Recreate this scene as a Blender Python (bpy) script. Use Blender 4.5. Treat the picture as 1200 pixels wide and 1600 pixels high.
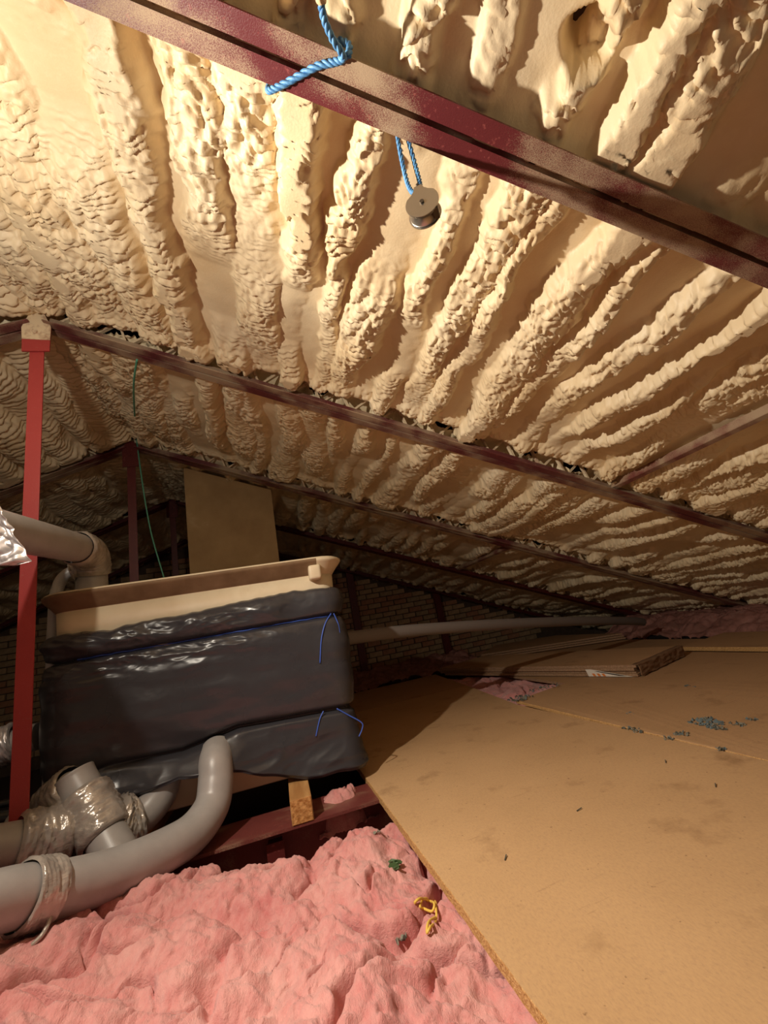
import bpy, bmesh, math, random
import numpy as np
from mathutils import Vector, Matrix
for o in list(bpy.data.objects): bpy.data.objects.remove(o, do_unlink=True)
SC = bpy.context.scene
COL = SC.collection
# ---------------------------------------------------------------- camera (metres, X across the roof, Y along the ridge, Z up)
FPX, YAW, PITCH, ROLL = 656.3, .287, .263, -.189
CAM = np.array([1.0365, 0, .726])
_f = np.array([math.sin(YAW)*math.cos(PITCH), math.cos(YAW)*math.cos(PITCH), math.sin(PITCH)])
_r = np.array([math.cos(YAW), -math.sin(YAW), 0.]); _u = np.cross(_r, _f)
_R = _r*math.cos(ROLL)+_u*math.sin(ROLL); _U = -_r*math.sin(ROLL)+_u*math.cos(ROLL)
cd = bpy.data.cameras.new('camera'); cam = bpy.data.objects.new('camera', cd); COL.objects.link(cam)
cd.sensor_fit = 'VERTICAL'; cd.sensor_height = 24; cd.lens = 24*FPX/1600; cd.clip_start = .02
cam.matrix_world = Matrix(((_R[0], _U[0], -_f[0], CAM[0]), (_R[1], _U[1], -_f[1], CAM[1]), (_R[2], _U[2], -_f[2], CAM[2]), (0, 0, 0, 1)))
SC.camera = cam
# ---------------------------------------------------------------- light
w = bpy.data.worlds.new('world'); SC.world = w; w.use_nodes = True
w.node_tree.nodes['Background'].inputs[0].default_value = (1, .8, .6, 1)
w.node_tree.nodes['Background'].inputs[1].default_value = .14
LAMP = (.15, .90, 1.86)                          # a bare work lamp with a reflector, just out of frame on the left, turned to the right
ld = bpy.data.lights.new('work_lamp', 'POINT'); lamp = bpy.data.objects.new('work_lamp', ld); COL.objects.link(lamp)
lamp.location = LAMP; ld.energy = 33; ld.color = (1, .895, .75); ld.shadow_soft_size = .025
ls = bpy.data.lights.new('work_lamp_beam', 'SPOT'); beam = bpy.data.objects.new('work_lamp_beam', ls); COL.objects.link(beam)
beam.location = LAMP; ls.energy = 215; ls.color = (1, .885, .73); ls.shadow_soft_size = .025; ls.spot_size = math.radians(146); ls.spot_blend = 1
beam.rotation_euler = (Vector((2.4, .7, .35))-Vector(LAMP)).to_track_quat('-Z', 'Y').to_euler()
SC.view_settings.view_transform = 'Standard'; SC.view_settings.look = 'None'
SC.view_settings.gamma = 1; SC.view_settings.use_curve_mapping = False
SC.view_settings.exposure = -.06
SC.cycles.max_bounces = 8; SC.cycles.diffuse_bounces = 5

random.seed(5); RG = np.random.default_rng(5)
# ---------------------------------------------------------------- noise
def _hash(ix, iy, seed):
    h = (ix.astype(np.int64)*374761393 + iy.astype(np.int64)*668265263 + seed*1442695041) & 0xffffffff
    h = ((h ^ (h >> 13))*1274126177) & 0xffffffff
    return h ^ (h >> 16)
def perlin(x, y, seed=0):
    x, y = np.broadcast_arrays(np.asarray(x, float), np.asarray(y, float))
    ix, iy = np.floor(x), np.floor(y); fx, fy = x-ix, y-iy
    ux = fx*fx*fx*(fx*(fx*6-15)+10); uy = fy*fy*fy*(fy*(fy*6-15)+10)
    def g(dx, dy):
        a = _hash(ix+dx, iy+dy, seed)*(2*math.pi/4294967296.)
        return np.cos(a)*(fx-dx)+np.sin(a)*(fy-dy)
    a = g(0, 0)*(1-ux)+g(1, 0)*ux; b = g(0, 1)*(1-ux)+g(1, 1)*ux
    return (a*(1-uy)+b*uy)*1.4
def fbm(x, y, n=4, seed=0):
    s, a, t = 0, 1., 0
    for k in range(n):
        s = s+a*perlin(x*2**k, y*2**k, seed+k*17); t += a; a *= .5
    return s/t
def billow(x, y, n=3, seed=0):
    s, a, t = 0, 1., 0
    for k in range(n):
        s = s+a*np.abs(perlin(x*2**k+3.1*k, y*2**k, seed+k*13)); t += a; a *= .5
    return s/t
def cells(x, y, seed=0):                       # distance to the nearest jittered point
    ix, iy = np.floor(x), np.floor(y); best = np.full(np.broadcast(x, y).shape, 9.)
    for dx in (-1, 0, 1):
        for dy in (-1, 0, 1):
            h = _hash(ix+dx, iy+dy, seed)
            px = ix+dx+(h & 1023)/1024.; py = iy+dy+((h >> 10) & 1023)/1024.
            best = np.minimum(best, np.hypot(x-px, y-py))
    return best
def sstep(a, b, x):
    t = np.clip((x-a)/(b-a), 0, 1); return t*t*(3-2*t)
# ---------------------------------------------------------------- materials
def mat(name, col, rough=.6, metal=0, spec=.5):
    m = bpy.data.materials.new(name); m.use_nodes = True; nt = m.node_tree
    b = nt.nodes['Principled BSDF']
    b.inputs['Base Color'].default_value = (*col, 1); b.inputs['Roughness'].default_value = rough
    b.inputs['Metallic'].default_value = metal; b.inputs['Specular IOR Level'].default_value = spec
    return m, nt, b
def N(nt, t, **kw):
    n = nt.nodes.new(t)
    for k, v in kw.items():
        if hasattr(n, k): setattr(n, k, v)
        else: n.inputs[k].default_value = v
    return n
def noise(nt, scale, detail=4, rough=.55, coord='Object', stretch=None):
    tc = N(nt, 'ShaderNodeTexCoord'); n = N(nt, 'ShaderNodeTexNoise')
    n.inputs['Scale'].default_value = scale; n.inputs['Detail'].default_value = detail; n.inputs['Roughness'].default_value = rough
    src = tc.outputs[coord]
    if stretch:
        mp = N(nt, 'ShaderNodeMapping'); mp.inputs['Scale'].default_value = stretch
        nt.links.new(src, mp.inputs[0]); src = mp.outputs[0]
    nt.links.new(src, n.inputs['Vector']); return n.outputs['Fac']
def ramp(nt, fac, stops):
    r = N(nt, 'ShaderNodeValToRGB'); e = r.color_ramp.elements
    while len(e) < len(stops): e.new(.5)
    for i, (p, c) in enumerate(stops):
        e[i].position = p; e[i].color = (*c, 1) if len(c) == 3 else c
    nt.links.new(fac, r.inputs[0]); return r.outputs[0]
def mixc(nt, fac, a, b, mode='MIX'):
    m = N(nt, 'ShaderNodeMix', data_type='RGBA', blend_type=mode)
    for s, i in ((fac, 0), (a, 6), (b, 7)):
        if isinstance(s, (int, float)): m.inputs[i].default_value = s
        elif isinstance(s, tuple): m.inputs[i].default_value = (*s, 1)
        else: nt.links.new(s, m.inputs[i])
    return m.outputs[2]
def bump(nt, b, h, strength=.3, dist=.01):
    n = N(nt, 'ShaderNodeBump'); n.inputs['Strength'].default_value = strength; n.inputs['Distance'].default_value = dist
    nt.links.new(h, n.inputs['Height']); nt.links.new(n.outputs[0], b.inputs['Normal'])
def grey(v): return (v, v, v)
M = {}
m, nt, b = mat('spray_foam', (.8, .64, .4), .48, spec=.35)
c = ramp(nt, noise(nt, 2.2, 5), [(.3, (.73, .56, .33)), (.5, (.79, .645, .42)), (.72, (.82, .70, .49))])
c = mixc(nt, ramp(nt, noise(nt, 45, 3), [(.55, grey(0)), (.75, grey(.35))]), c, (.84, .70, .45))
nt.links.new(c, b.inputs['Base Color']); bump(nt, b, noise(nt, 130, 3), .22, .004); M['foam'] = m
def steel(name, over, base=(.25, .030, .032), alt=(.17, .022, .026)):
    m, nt, b = mat(name, base, .42, spec=.4)
    c = mixc(nt, noise(nt, 6, 4), base, alt)
    c = mixc(nt, ramp(nt, noise(nt, 70, 3), [(.62, grey(0)), (.72, grey(.5))]), c, (.38, .10, .09))
    if over:
        fine = noise(nt, 420, 2, .7); big = noise(nt, 3.2, 3, stretch=(1, 1.5, 1.5))
        a = N(nt, 'ShaderNodeMath', operation='MULTIPLY_ADD'); a.inputs[1].default_value = 1.9; a.inputs[2].default_value = -1.38+over
        nt.links.new(big, a.inputs[0])
        s = N(nt, 'ShaderNodeMath', operation='ADD'); nt.links.new(a.outputs[0], s.inputs[0]); nt.links.new(fine, s.inputs[1])
        f = ramp(nt, s.outputs[0], [(.42, grey(0)), (.78, grey(.92))])
        c = mixc(nt, f, c, (.42, .31, .20))
        rr = ramp(nt, f, [(0, grey(.42)), (1, grey(.8))]); nt.links.new(rr, b.inputs['Roughness'])
    nt.links.new(c, b.inputs['Base Color']); bump(nt, b, noise(nt, 300, 3), .25, .003)
    return m
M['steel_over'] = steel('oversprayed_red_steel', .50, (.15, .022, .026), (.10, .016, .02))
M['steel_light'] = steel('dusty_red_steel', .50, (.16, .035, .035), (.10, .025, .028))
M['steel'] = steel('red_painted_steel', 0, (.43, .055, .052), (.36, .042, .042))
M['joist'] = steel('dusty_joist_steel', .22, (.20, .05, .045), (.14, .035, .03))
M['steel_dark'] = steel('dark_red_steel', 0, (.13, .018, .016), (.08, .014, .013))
m, nt, b = mat('oversprayed_bar', (.62, .48, .30), .7)
nt.links.new(mixc(nt, ramp(nt, noise(nt, 20, 4), [(.5, grey(0)), (.65, grey(1))]), (.74, .60, .40), (.45, .29, .19)), b.inputs['Base Color']); M['bar'] = m; M['brace'] = steel('foam_dusted_brace', .56, (.20, .05, .045), (.14, .04, .035))
m, nt, b = mat('pink_glasswool', (.8, .36, .32), .95, spec=.1)
c = ramp(nt, noise(nt, 3.5, 6, .6), [(.28, (.56, .17, .17)), (.5, (.68, .255, .245)), (.72, (.78, .40, .37))])
c = mixc(nt, ramp(nt, noise(nt, 30, 5, .7, stretch=(1, .35, 1)), [(.35, grey(0)), (.75, grey(.55))]), c, (.84, .50, .46))
nt.links.new(c, b.inputs['Base Color']); bump(nt, b, noise(nt, 110, 5, .75, stretch=(1, .35, 1)), .75, .010)
M['wool_dusty'] = None
b.inputs['Sheen Weight'].default_value = .25; b.inputs['Sheen Roughness'].default_value = .5; M['wool'] = m
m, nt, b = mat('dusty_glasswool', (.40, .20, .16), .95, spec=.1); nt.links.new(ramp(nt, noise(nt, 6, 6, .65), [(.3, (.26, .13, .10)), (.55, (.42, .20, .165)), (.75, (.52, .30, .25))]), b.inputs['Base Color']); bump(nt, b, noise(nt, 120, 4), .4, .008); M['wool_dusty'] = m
def board_mat(name, a, bb, c3):
    m, nt, b = mat(name, a, .72, spec=.3)
    c = mixc(nt, ramp(nt, noise(nt, 1.6, 6, .6), [(.35, grey(0)), (.68, grey(1))]), a, bb)
    fl = ramp(nt, noise(nt, 210, 4, .75, stretch=(1, .4, 1)), [(.30, grey(0)), (.46, grey(.6)), (.70, grey(1))])
    c = mixc(nt, .34, c, mixc(nt, fl, c3, (.72, .45, .20)))
    c = mixc(nt, ramp(nt, noise(nt, 4.5, 5, .65), [(.58, grey(0)), (.76, grey(.6))]), c, (.22, .115, .05))
    c = mixc(nt, ramp(nt, noise(nt, 55, 2), [(.70, grey(0)), (.76, grey(.6))]), c, (.16, .08, .04))
    c = mixc(nt, ramp(nt, noise(nt, 26, 3, .6, stretch=(.25, 1.6, 1)), [(.68, grey(0)), (.76, grey(.35))]), c, (.22, .11, .05))
    nt.links.new(c, b.inputs['Base Color']); bump(nt, b, noise(nt, 420, 2), .07, .002); return m
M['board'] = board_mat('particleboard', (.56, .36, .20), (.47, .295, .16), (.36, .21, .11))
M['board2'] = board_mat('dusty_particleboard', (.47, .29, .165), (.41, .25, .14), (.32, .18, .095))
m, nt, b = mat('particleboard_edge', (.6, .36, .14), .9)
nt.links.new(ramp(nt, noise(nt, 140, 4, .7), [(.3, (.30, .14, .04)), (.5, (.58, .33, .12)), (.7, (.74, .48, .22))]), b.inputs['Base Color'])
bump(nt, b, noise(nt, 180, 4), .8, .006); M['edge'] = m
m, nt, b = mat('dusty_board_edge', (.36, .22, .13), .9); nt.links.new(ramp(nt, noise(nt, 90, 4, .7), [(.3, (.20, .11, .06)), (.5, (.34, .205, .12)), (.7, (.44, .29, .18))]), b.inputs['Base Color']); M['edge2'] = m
m, nt, b = mat('grey_pipe_lagging', (.36, .34, .33), .36, spec=.6)
nt.links.new(ramp(nt, noise(nt, 9, 5), [(.3, (.33, .312, .305)), (.7, (.42, .40, .39))]), b.inputs['Base Color'])
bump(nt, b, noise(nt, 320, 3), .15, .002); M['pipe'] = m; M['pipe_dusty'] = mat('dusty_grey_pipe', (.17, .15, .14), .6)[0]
m, nt, b = mat('grey_tape', (.45, .41, .37), .24, spec=.7, metal=.3)
nt.links.new(ramp(nt, noise(nt, 14, 4), [(.3, (.34, .30, .27)), (.7, (.56, .51, .46))]), b.inputs['Base Color'])
bump(nt, b, noise(nt, 24, 3, .55, stretch=(1, 1, 2.2)), .35, .012); M['tape'] = m
m, nt, b = mat('silver_foil', (.66, .62, .62), .36, metal=.65); bump(nt, b, noise(nt, 16, 2), .15, .008); M['foil'] = m
m, nt, b = mat('black_plastic_film', (.042, .041, .048), .28, spec=.5)
rr = ramp(nt, noise(nt, 3, 4), [(.3, grey(.22)), (.7, grey(.36))]); nt.links.new(rr, b.inputs['Roughness'])
bump(nt, b, noise(nt, 14, 3, .5, stretch=(.5, 1, 1.6)), .15, .01); M['film'] = m
m, nt, b = mat('tank_plastic', (.72, .60, .42), .5)
nt.links.new(ramp(nt, noise(nt, 5, 6), [(.3, (.66, .53, .35)), (.6, (.74, .63, .45)), (.8, (.60, .46, .29))]), b.inputs['Base Color']); M['tank'] = m
m, nt, b = mat('rim_brown', (.20, .12, .06), .7); nt.links.new(ramp(nt, noise(nt, 9, 5), [(.3, (.15, .085, .04)), (.7, (.24, .15, .08))]), b.inputs['Base Color']); M['rimbrown'] = m
M['string_blue'] = mat('blue_twine', (.05, .12, .55), .45)[0]
m, nt, b = mat('blue_rope', (.06, .24, .55), .5); nt.links.new(ramp(nt, noise(nt, 90, 3), [(.3, (.035, .16, .42)), (.7, (.16, .42, .72))]), b.inputs['Base Color']); M['rope'] = m
M['rope_end'] = mat('frayed_foamed_end', (.62, .47, .28), .8)[0]
m, nt, b = mat('brushed_steel', (.50, .46, .40), .33, metal=.95); bump(nt, b, noise(nt, 90, 3, stretch=(8, 1, 1)), .1, .001); M['metal'] = m
M['metal_dark'] = mat('dark_metal', (.12, .10, .08), .35, metal=.8)[0]
m, nt, b = mat('pine', (.5, .27, .1), .65); nt.links.new(ramp(nt, noise(nt, 30, 4, stretch=(1, .1, 1)), [(.35, (.40, .19, .06)), (.65, (.60, .34, .13))]), b.inputs['Base Color']); M['pine'] = m
m, nt, b = mat('end_grain', (.55, .26, .08), .8); nt.links.new(ramp(nt, noise(nt, 75, 4), [(.35, (.36, .14, .03)), (.65, (.66, .34, .12))]), b.inputs['Base Color']); bump(nt, b, noise(nt, 120, 3), .6, .004); M['endgrain'] = m
m, nt, b = mat('shaft_board', (.42, .27, .12), .8)
nt.links.new(ramp(nt, noise(nt, 3.5, 6, .6), [(.3, (.33, .20, .085)), (.6, (.42, .27, .12)), (.8, (.56, .42, .25))]), b.inputs['Base Color']); M['shaft'] = m
def brick_mat(name, a, c2):
    m, nt, b = mat(name, a, .9); nt.links.new(ramp(nt, noise(nt, 14, 5, .65), [(.3, a), (.7, c2)]), b.inputs['Base Color']); bump(nt, b, noise(nt, 60, 4), .6, .006); return m
M['brick'] = [brick_mat('brick_tan', (.36, .22, .12), (.52, .34, .19)), brick_mat('brick_red', (.32, .14, .075), (.46, .23, .13)), brick_mat('brick_dull', (.30, .19, .10), (.45, .31, .18))]
M['mortar'] = brick_mat('mortar', (.07, .045, .03), (.12, .08, .05))
M['dark'] = mat('dark_lining', (.05, .03, .025), .9)[0]
M['green'] = mat('green_string', (.10, .36, .24), .6)[0]
M['yellow'] = mat('yellow_twine', (.80, .55, .10), .5)[0]
M['leaf'] = mat('green_scrap', (.07, .13, .05), .6)[0]
M['crumb'] = [mat('crumb_grey', (.20, .19, .15), .8)[0], mat('crumb_blue', (.13, .17, .18), .8)[0], mat('crumb_dark', (.09, .09, .07), .8)[0]]
M['paper'] = mat('white_paper', (.75, .70, .62), .7)[0]
M['orange'] = mat('orange_print', (.70, .22, .05), .7)[0]
M['blackpipe'] = mat('black_pipe', (.02, .022, .026), .25)[0]
# ---------------------------------------------------------------- mesh helpers
def link(name, me, m, parent=None, smooth=False):
    o = bpy.data.objects.new(name, me); COL.objects.link(o)
    for mm in (m if isinstance(m, (list, tuple)) else [m]): me.materials.append(mm)
    if parent is not None: o.parent = parent
    if smooth: me.polygons.foreach_set('use_smooth', np.ones(len(me.polygons), bool))
    return o
def mesh(name, V, F, m, parent=None, smooth=False):
    me = bpy.data.meshes.new(name); me.from_pydata([tuple(map(float, v)) for v in V], [], F); me.update()
    return link(name, me, m, parent, smooth)
def gridmesh(name, P, m, parent=None, keep=None, wrap=False, smooth=True):
    n, k = P.shape[:2]; me = bpy.data.meshes.new(name)
    i = np.arange(n*k).reshape(n, k)
    if wrap: i = np.concatenate([i, i[:, :1]], 1)
    q = np.stack([i[:-1, :-1], i[1:, :-1], i[1:, 1:], i[:-1, 1:]], -1)
    q = q[keep] if keep is not None else q.reshape(-1, 4)
    me.vertices.add(n*k); me.vertices.foreach_set('co', P.reshape(-1).astype(np.float32))
    me.loops.add(q.size); me.loops.foreach_set('vertex_index', q.reshape(-1).astype(np.int32))
    me.polygons.add(len(q)); me.polygons.foreach_set('loop_start', np.arange(0, q.size, 4, dtype=np.int32))
    me.update(calc_edges=True); me.validate()
    return link(name, me, m, parent, smooth)
class MB:
    def __init__(s): s.V = []; s.F = []
    def add(s, V, F):
        k = len(s.V); s.V += [tuple(map(float, v)) for v in V]; s.F += [tuple(i+k for i in f) for f in F]; return s
    def box(s, c, h, ax=None):                  # centre, half sizes, axes
        ax = np.eye(3) if ax is None else np.array(ax, float); c = np.array(c, float)
        V = [c+ax[0]*h[0]*i+ax[1]*h[1]*j+ax[2]*h[2]*k for i in (-1, 1) for j in (-1, 1) for k in (-1, 1)]
        return s.add(V, [(0, 1, 3, 2), (4, 6, 7, 5), (0, 4, 5, 1), (2, 3, 7, 6), (0, 2, 6, 4), (1, 5, 7, 3)])
    def bar(s, a, b, w, h, up=(0, 0, 1)):       # rectangular bar from a to b
        a, b, up = map(lambda q: np.array(q, float), (a, b, up)); d = b-a; L = np.linalg.norm(d); d /= L
        x = np.cross(up, d); x /= np.linalg.norm(x); z = np.cross(d, x)
        return s.box((a+b)/2, (w/2, L/2, h/2), (x, d, z))
    def prism(s, pts, a, b):                    # polygon of 3d points extruded from offset a to b (vectors)
        n = len(pts); pts = np.array(pts, float)
        return s.add(list(pts+np.array(a))+list(pts+np.array(b)), [tuple(range(n))[::-1], tuple(range(n, 2*n))]+[(i, (i+1) % n, (i+1) % n+n, i+n) for i in range(n)])
    def done(s, name, m, parent=None, smooth=False, bev=0):
        o = mesh(name, s.V, s.F, m, parent, smooth)
        bm = bmesh.new(); bm.from_mesh(o.data); bmesh.ops.recalc_face_normals(bm, faces=bm.faces)
        if bev: bmesh.ops.bevel(bm, geom=bm.edges[:], offset=bev, segments=2, affect='EDGES', profile=.6)
        bm.to_mesh(o.data); bm.free(); return o
def spline(P, n):
    P = np.array(P, float); K = len(P)
    t = np.linspace(0, K-1, n); i = np.clip(np.floor(t).astype(int), 0, K-2); f = (t-i)[:, None]
    g = lambda j: P[np.clip(j, 0, K-1)]
    p0, p1, p2, p3 = g(i-1), g(i), g(i+1), g(i+2)
    return .5*((2*p1)+(-p0+p2)*f+(2*p0-5*p1+4*p2-p3)*f**2+(-p0+3*p1-3*p2+p3)*f**3)
def frames(C):
    T = np.gradient(C, axis=0); T /= np.linalg.norm(T, axis=1)[:, None]+1e-12
    a = np.array([0, 0, 1.]) if abs(T[0][2]) < .9 else np.array([1., 0, 0])
    X = np.zeros_like(C); x = np.cross(T[0], a); x /= np.linalg.norm(x)
    for i in range(len(C)):
        x = x-T[i]*(x@T[i]); x /= np.linalg.norm(x); X[i] = x
    return T, X, np.cross(T, X)
def tube(name, pts, r, m, parent=None, n=40, seg=20, smoothpath=True, fn=None, caps=True):
    C = spline(pts, n) if smoothpath else np.array(pts, float); n = len(C)
    T, X, Y = frames(C); a = np.linspace(0, 2*math.pi, seg, endpoint=False)
    R = np.broadcast_to(np.asarray(r, float).reshape(-1, 1), (n, seg)).copy() if np.ndim(r) else np.full((n, seg), float(r))
    if fn is not None: R = R+fn(np.arange(n)[:, None]/(n-1), a[None, :])
    P = C[:, None]+R[..., None]*(np.cos(a)[None, :, None]*X[:, None]+np.sin(a)[None, :, None]*Y[:, None])
    o = gridmesh(name, P, m, parent, wrap=True)
    if caps:
        bm = bmesh.new(); bm.from_mesh(o.data); bm.verts.ensure_lookup_table()
        for k in (0, n-1):
            try: bm.faces.new([bm.verts[k*seg+j] for j in range(seg)])
            except ValueError: pass
        bmesh.ops.recalc_face_normals(bm, faces=bm.faces); bm.to_mesh(o.data); bm.free()
    return o
def tag(o, label=None, cat=None, group=None, kind=None):
    for k, v in (('label', label), ('category', cat), ('group', group), ('kind', kind)):
        if v: o[k] = v
    return o
def thing(name, label, cat, loc=(0, 0, 0), group=None, kind=None):
    o = bpy.data.objects.new(name, None); COL.objects.link(o); o.location = loc; o.empty_display_size = .1
    tag(o, label, cat, group, kind); o['_o'] = list(map(float, loc)); return o
def settle(o):                                  # children were built in world coordinates: keep them there
    for c in o.children: c.matrix_parent_inverse = Matrix.Translation(-Vector(o['_o']))
    del o['_o']
# ---------------------------------------------------------------- roof geometry
RZ, SR, SL = 2.59, .395, .373
TY = [.695, 2.2125, 3.7125, 5.2125, 6.9]
BACK = 7.15
def roofline(side, x): return RZ-(SR if side > 0 else SL)*x
def foam_patch(name, side, y0, y1, x0, x1, dx, dy, seed, parent, amp=1., edge0='gap', edge1='gap', ribw=.17, holes=(), cov=0., drape=0.):
    nx, ny = int((x1-x0)/dx)+1, int((y1-y0)/dy)+1
    s = np.linspace(x0, x1, nx)[:, None]; y = np.linspace(y0, y1, ny)[None, :]
    s2 = s+.05*fbm(s*1.6, y*1.1, 3, seed)+.018*fbm(s*7, y*5, 3, seed+5)
    y2 = y+.02*fbm(s*6, y*6, 2, seed+9)
    rg = np.random.default_rng(seed); h = np.zeros((nx, ny)); crest = np.zeros((nx, ny)); rip = np.zeros((nx, ny)); act = np.zeros((nx, ny))
    c = x0-.1
    jag = .020*fbm(s*16, y*16, 2, seed+12)
    while c < x1+.2:
        wd = ribw*rg.uniform(.26, .55)*(1+max(cov, .75*max(0, 1-c/1.1))); A = rg.uniform(.030, .085)*amp; sd = int(rg.integers(1, 9999))
        cc = c+.06*perlin(y*1.2+sd, sd*.37, sd)+.02*perlin(y*4+sd, sd*.3, sd+6); ww = wd*(1+.45*perlin(y*2.4, sd*.71, sd+1))
        f_ = np.clip(.55+.45*max(cov, max(0, 1-c/1.1))+1.25*perlin(y*1.5, sd*.13, sd+2), 0, 1.15)
        u = (s2+jag-cc)/ww; pr = np.clip(1-np.abs(u)**1.8, 0, 1)**.8
        ht = A*(.15+.85*f_)*pr; lam = rg.uniform(.028, .044)*(1.35 if drape > .009 else 1)
        ph = (y2+rg.uniform(.15, .5)*ww*u*u+.5*ww*u*rg.uniform(-1, 1))/lam+(1.3*perlin(s*11, y*11, sd+3)+.6*perlin(s*29, y*29, sd+4))*(.45 if drape > .009 else 1)
        saw = ph-np.floor(ph); rr = np.where(saw < .72, (saw/.72)**.7, ((1-saw)/.28)**.8)*np.clip(pr*2.0, 0, 1)
        up = ht > h
        h = np.where(up, ht, h); rip = np.where(up, rr, rip); crest = np.where(up, pr, crest); act = np.where(up, f_, act)
        c += ribw*rg.uniform(.6, 1.4)
    patch = np.clip(act*1.5, 0, 1)*np.clip(crest*1.8, 0, 1)
    patch = patch*sstep(-.45, .05, fbm(s*6, y*3.2, 3, seed+15)+.35*act)
    kn = np.clip(1-1.15*cells(s2/.042, y2/.062, seed+21), 0, 1)**.7
    pop = np.clip(1-1.2*cells(s2/.021, y2/.026, seed+33), 0, 1)**.7
    sel = sstep(-.10, .30, fbm(s*1.7, y*1.4, 3, seed+40))
    h = h+amp*patch*((.020+drape)*rip*(1-.55*sel)+(.2 if drape > .009 else 1)*(.034*kn*(.25+.75*sel)+.012*pop))
    h = h+amp*(.026*fbm(s*1.4, y*2.0, 3, seed+50)+.004*fbm(s*10, y*7, 3, seed+60)*(1-crest)+.006*np.clip(kn-.55, 0, 1)*sstep(.2, .5, fbm(s*3, y*3, 2, seed+44)))
    crest = patch
    off = .118-h
    for e_, d in ((edge0, y-y0), (edge1, y1-y)):
        if e_ == 'seal': off = off*(1-.55*np.exp(-(d/.05)**2))-.028*np.exp(-((d-.06)/.07)**2)*np.clip(1-1.1*cells(s/.11, y/.10, seed+90), 0, 1)**.6
    if edge0 == 'gap': d = y-y0; off = off+.05*np.exp(-(d/.045)**2)-.02*np.exp(-((d-.12)/.05)**2)*np.clip(kn+.4, 0, 1)
    if edge1 == 'gap': d = y1-y; off = off+.055*np.exp(-(d/.04)**2)-.035*np.exp(-((d-.10)/.05)**2)*np.clip(kn+pop*.5, 0, 1)
    for hx, hy, rx, ry, dep in holes:
        q = np.hypot((s-hx)/rx, (y-hy)/ry)+.35*fbm(s*9, y*9, 2, seed+70); off = off+dep*sstep(1.1, .55, q)
    off = np.maximum(off, .022)
    sl = SR if side > 0 else SL; L = math.hypot(1, sl); nrm = np.array([sl*side/L, 0, 1/L])
    P = np.zeros((nx, ny, 3)); P[..., 0] = s*side; P[..., 1] = y; P[..., 2] = RZ-sl*s
    P += off[..., None]*nrm
    P[..., 1] += .010*amp*patch*(rip-.4)+.012*amp*crest*perlin(s*9, y*9, seed+80); P[..., 0] += side*.012*amp*crest*perlin(s*11, y*8, seed+81)
    if side < 0: P = P[::-1]
    return gridmesh(name, P, M['foam'], parent)
ceiling = thing('ceiling', 'cream sprayed foam over the roof underside', None, (0, 0, RZ), kind='structure')
foam_patch('foam_panel', 1, -.75, TY[0], -.11, 4.0, .0075, .007, 11, ceiling, 1.15, edge0=None, edge1='seal', holes=[(1.86, .475, .06, .05, .13)])
foam_patch('foam_panel', 1, TY[0], TY[1], -.11, 4.9, .0054, .0050, 23, ceiling, 1.0, edge0='seal')
foam_patch('foam_panel', 1, TY[1], TY[2], -.11, 6.7, .0078, .0065, 37, ceiling, .95, drape=.006)
foam_patch('foam_panel', 1, TY[2], TY[3], -.11, 6.8, .012, .009, 51, ceiling, .9)
foam_patch('foam_panel', 1, TY[3], TY[4], -.11, 6.8, .016, .012, 67, ceiling, .9)
foam_patch('foam_panel', 1, TY[4], BACK+.1, -.11, 6.8, .022, .018, 68, ceiling, .8)
foam_patch('foam_panel', -1, -.75, TY[0], -.11, 1.6, .02, .02, 71, ceiling, 1.0, edge0=None, edge1='seal')
foam_patch('foam_panel', -1, TY[0], TY[1], -.11, 2.2, .010, .008, 83, ceiling, 1.0, edge0='seal', cov=.7, drape=.01)
foam_patch('foam_panel', -1, TY[1], TY[2], -.11, 3.0, .008, .0075, 97, ceiling, 1.0, cov=.55, drape=0.014)
foam_patch('foam_panel', -1, TY[2], TY[3], -.11, 3.6, .011, .009, 103, ceiling, 1.0, cov=.55, drape=0.012)
foam_patch('foam_panel', -1, TY[3], TY[4], -.11, 4.6, .015, .012, 113, ceiling, 1.0, cov=.55, drape=0.01)
foam_patch('foam_panel', -1, TY[4], BACK+.1, -.11, 4.6, .03, .02, 114, ceiling, .8)
roofdeck = MB()
for sd, sl in ((1, SR), (-1, SL)):
    roofdeck.prism([(0, -1.5, RZ+.25), (sd*7.2, -1.5, RZ+.25-sl*7.2), (sd*7.2, BACK+.3, RZ+.25-sl*7.2), (0, BACK+.3, RZ+.25)], (0, 0, 0), (0, 0, .03))
roofdeck.done('roof_sheet', M['dark'], ceiling)
settle(ceiling)
# ---------------------------------------------------------------- floor lining, back wall
fl = MB().box((1.0, 3.0, -.24), (7.4, 4.6, .02)).done('floor', M['dark']); tag(fl, 'dark ceiling lining below the joists', kind='structure')
wall = thing('wall_back', 'brown brick gable wall at the far end', None, (1.5, BACK, 0), kind='structure')
MB().box((1.0, BACK+.12, 1.2), (7.2, .10, 1.5)).done('mortar_bed', M['mortar'], wall)
bw, bh = .232, .086; cand = []
for r_ in range(0, 28):
    for k in range(-16, 27):
        x = k*bw+(r_ % 2)*bw/2; z = -.02+r_*bh
        if z > (RZ-(SR if x > 0 else SL)*abs(x))-.03 or z < -.1: continue
        vis = (2.15 < x < 5.4) or (-.75 < x < -.05 and z > 1.2) or (-2.75 < x < -2.3 and .2 < z < 1.7)
        cand.append((0 if vis else 1, abs(x-3.2), x, z))
cand.sort()
proto = []
for j in range(3):
    bmm = MB().box((0, 0, 0), (.109, .02, .037)); o = bmm.done('brick', M['brick'][j], wall, bev=.004); proto.append(o.data); bpy.data.objects.remove(o)
rest = MB()
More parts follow.
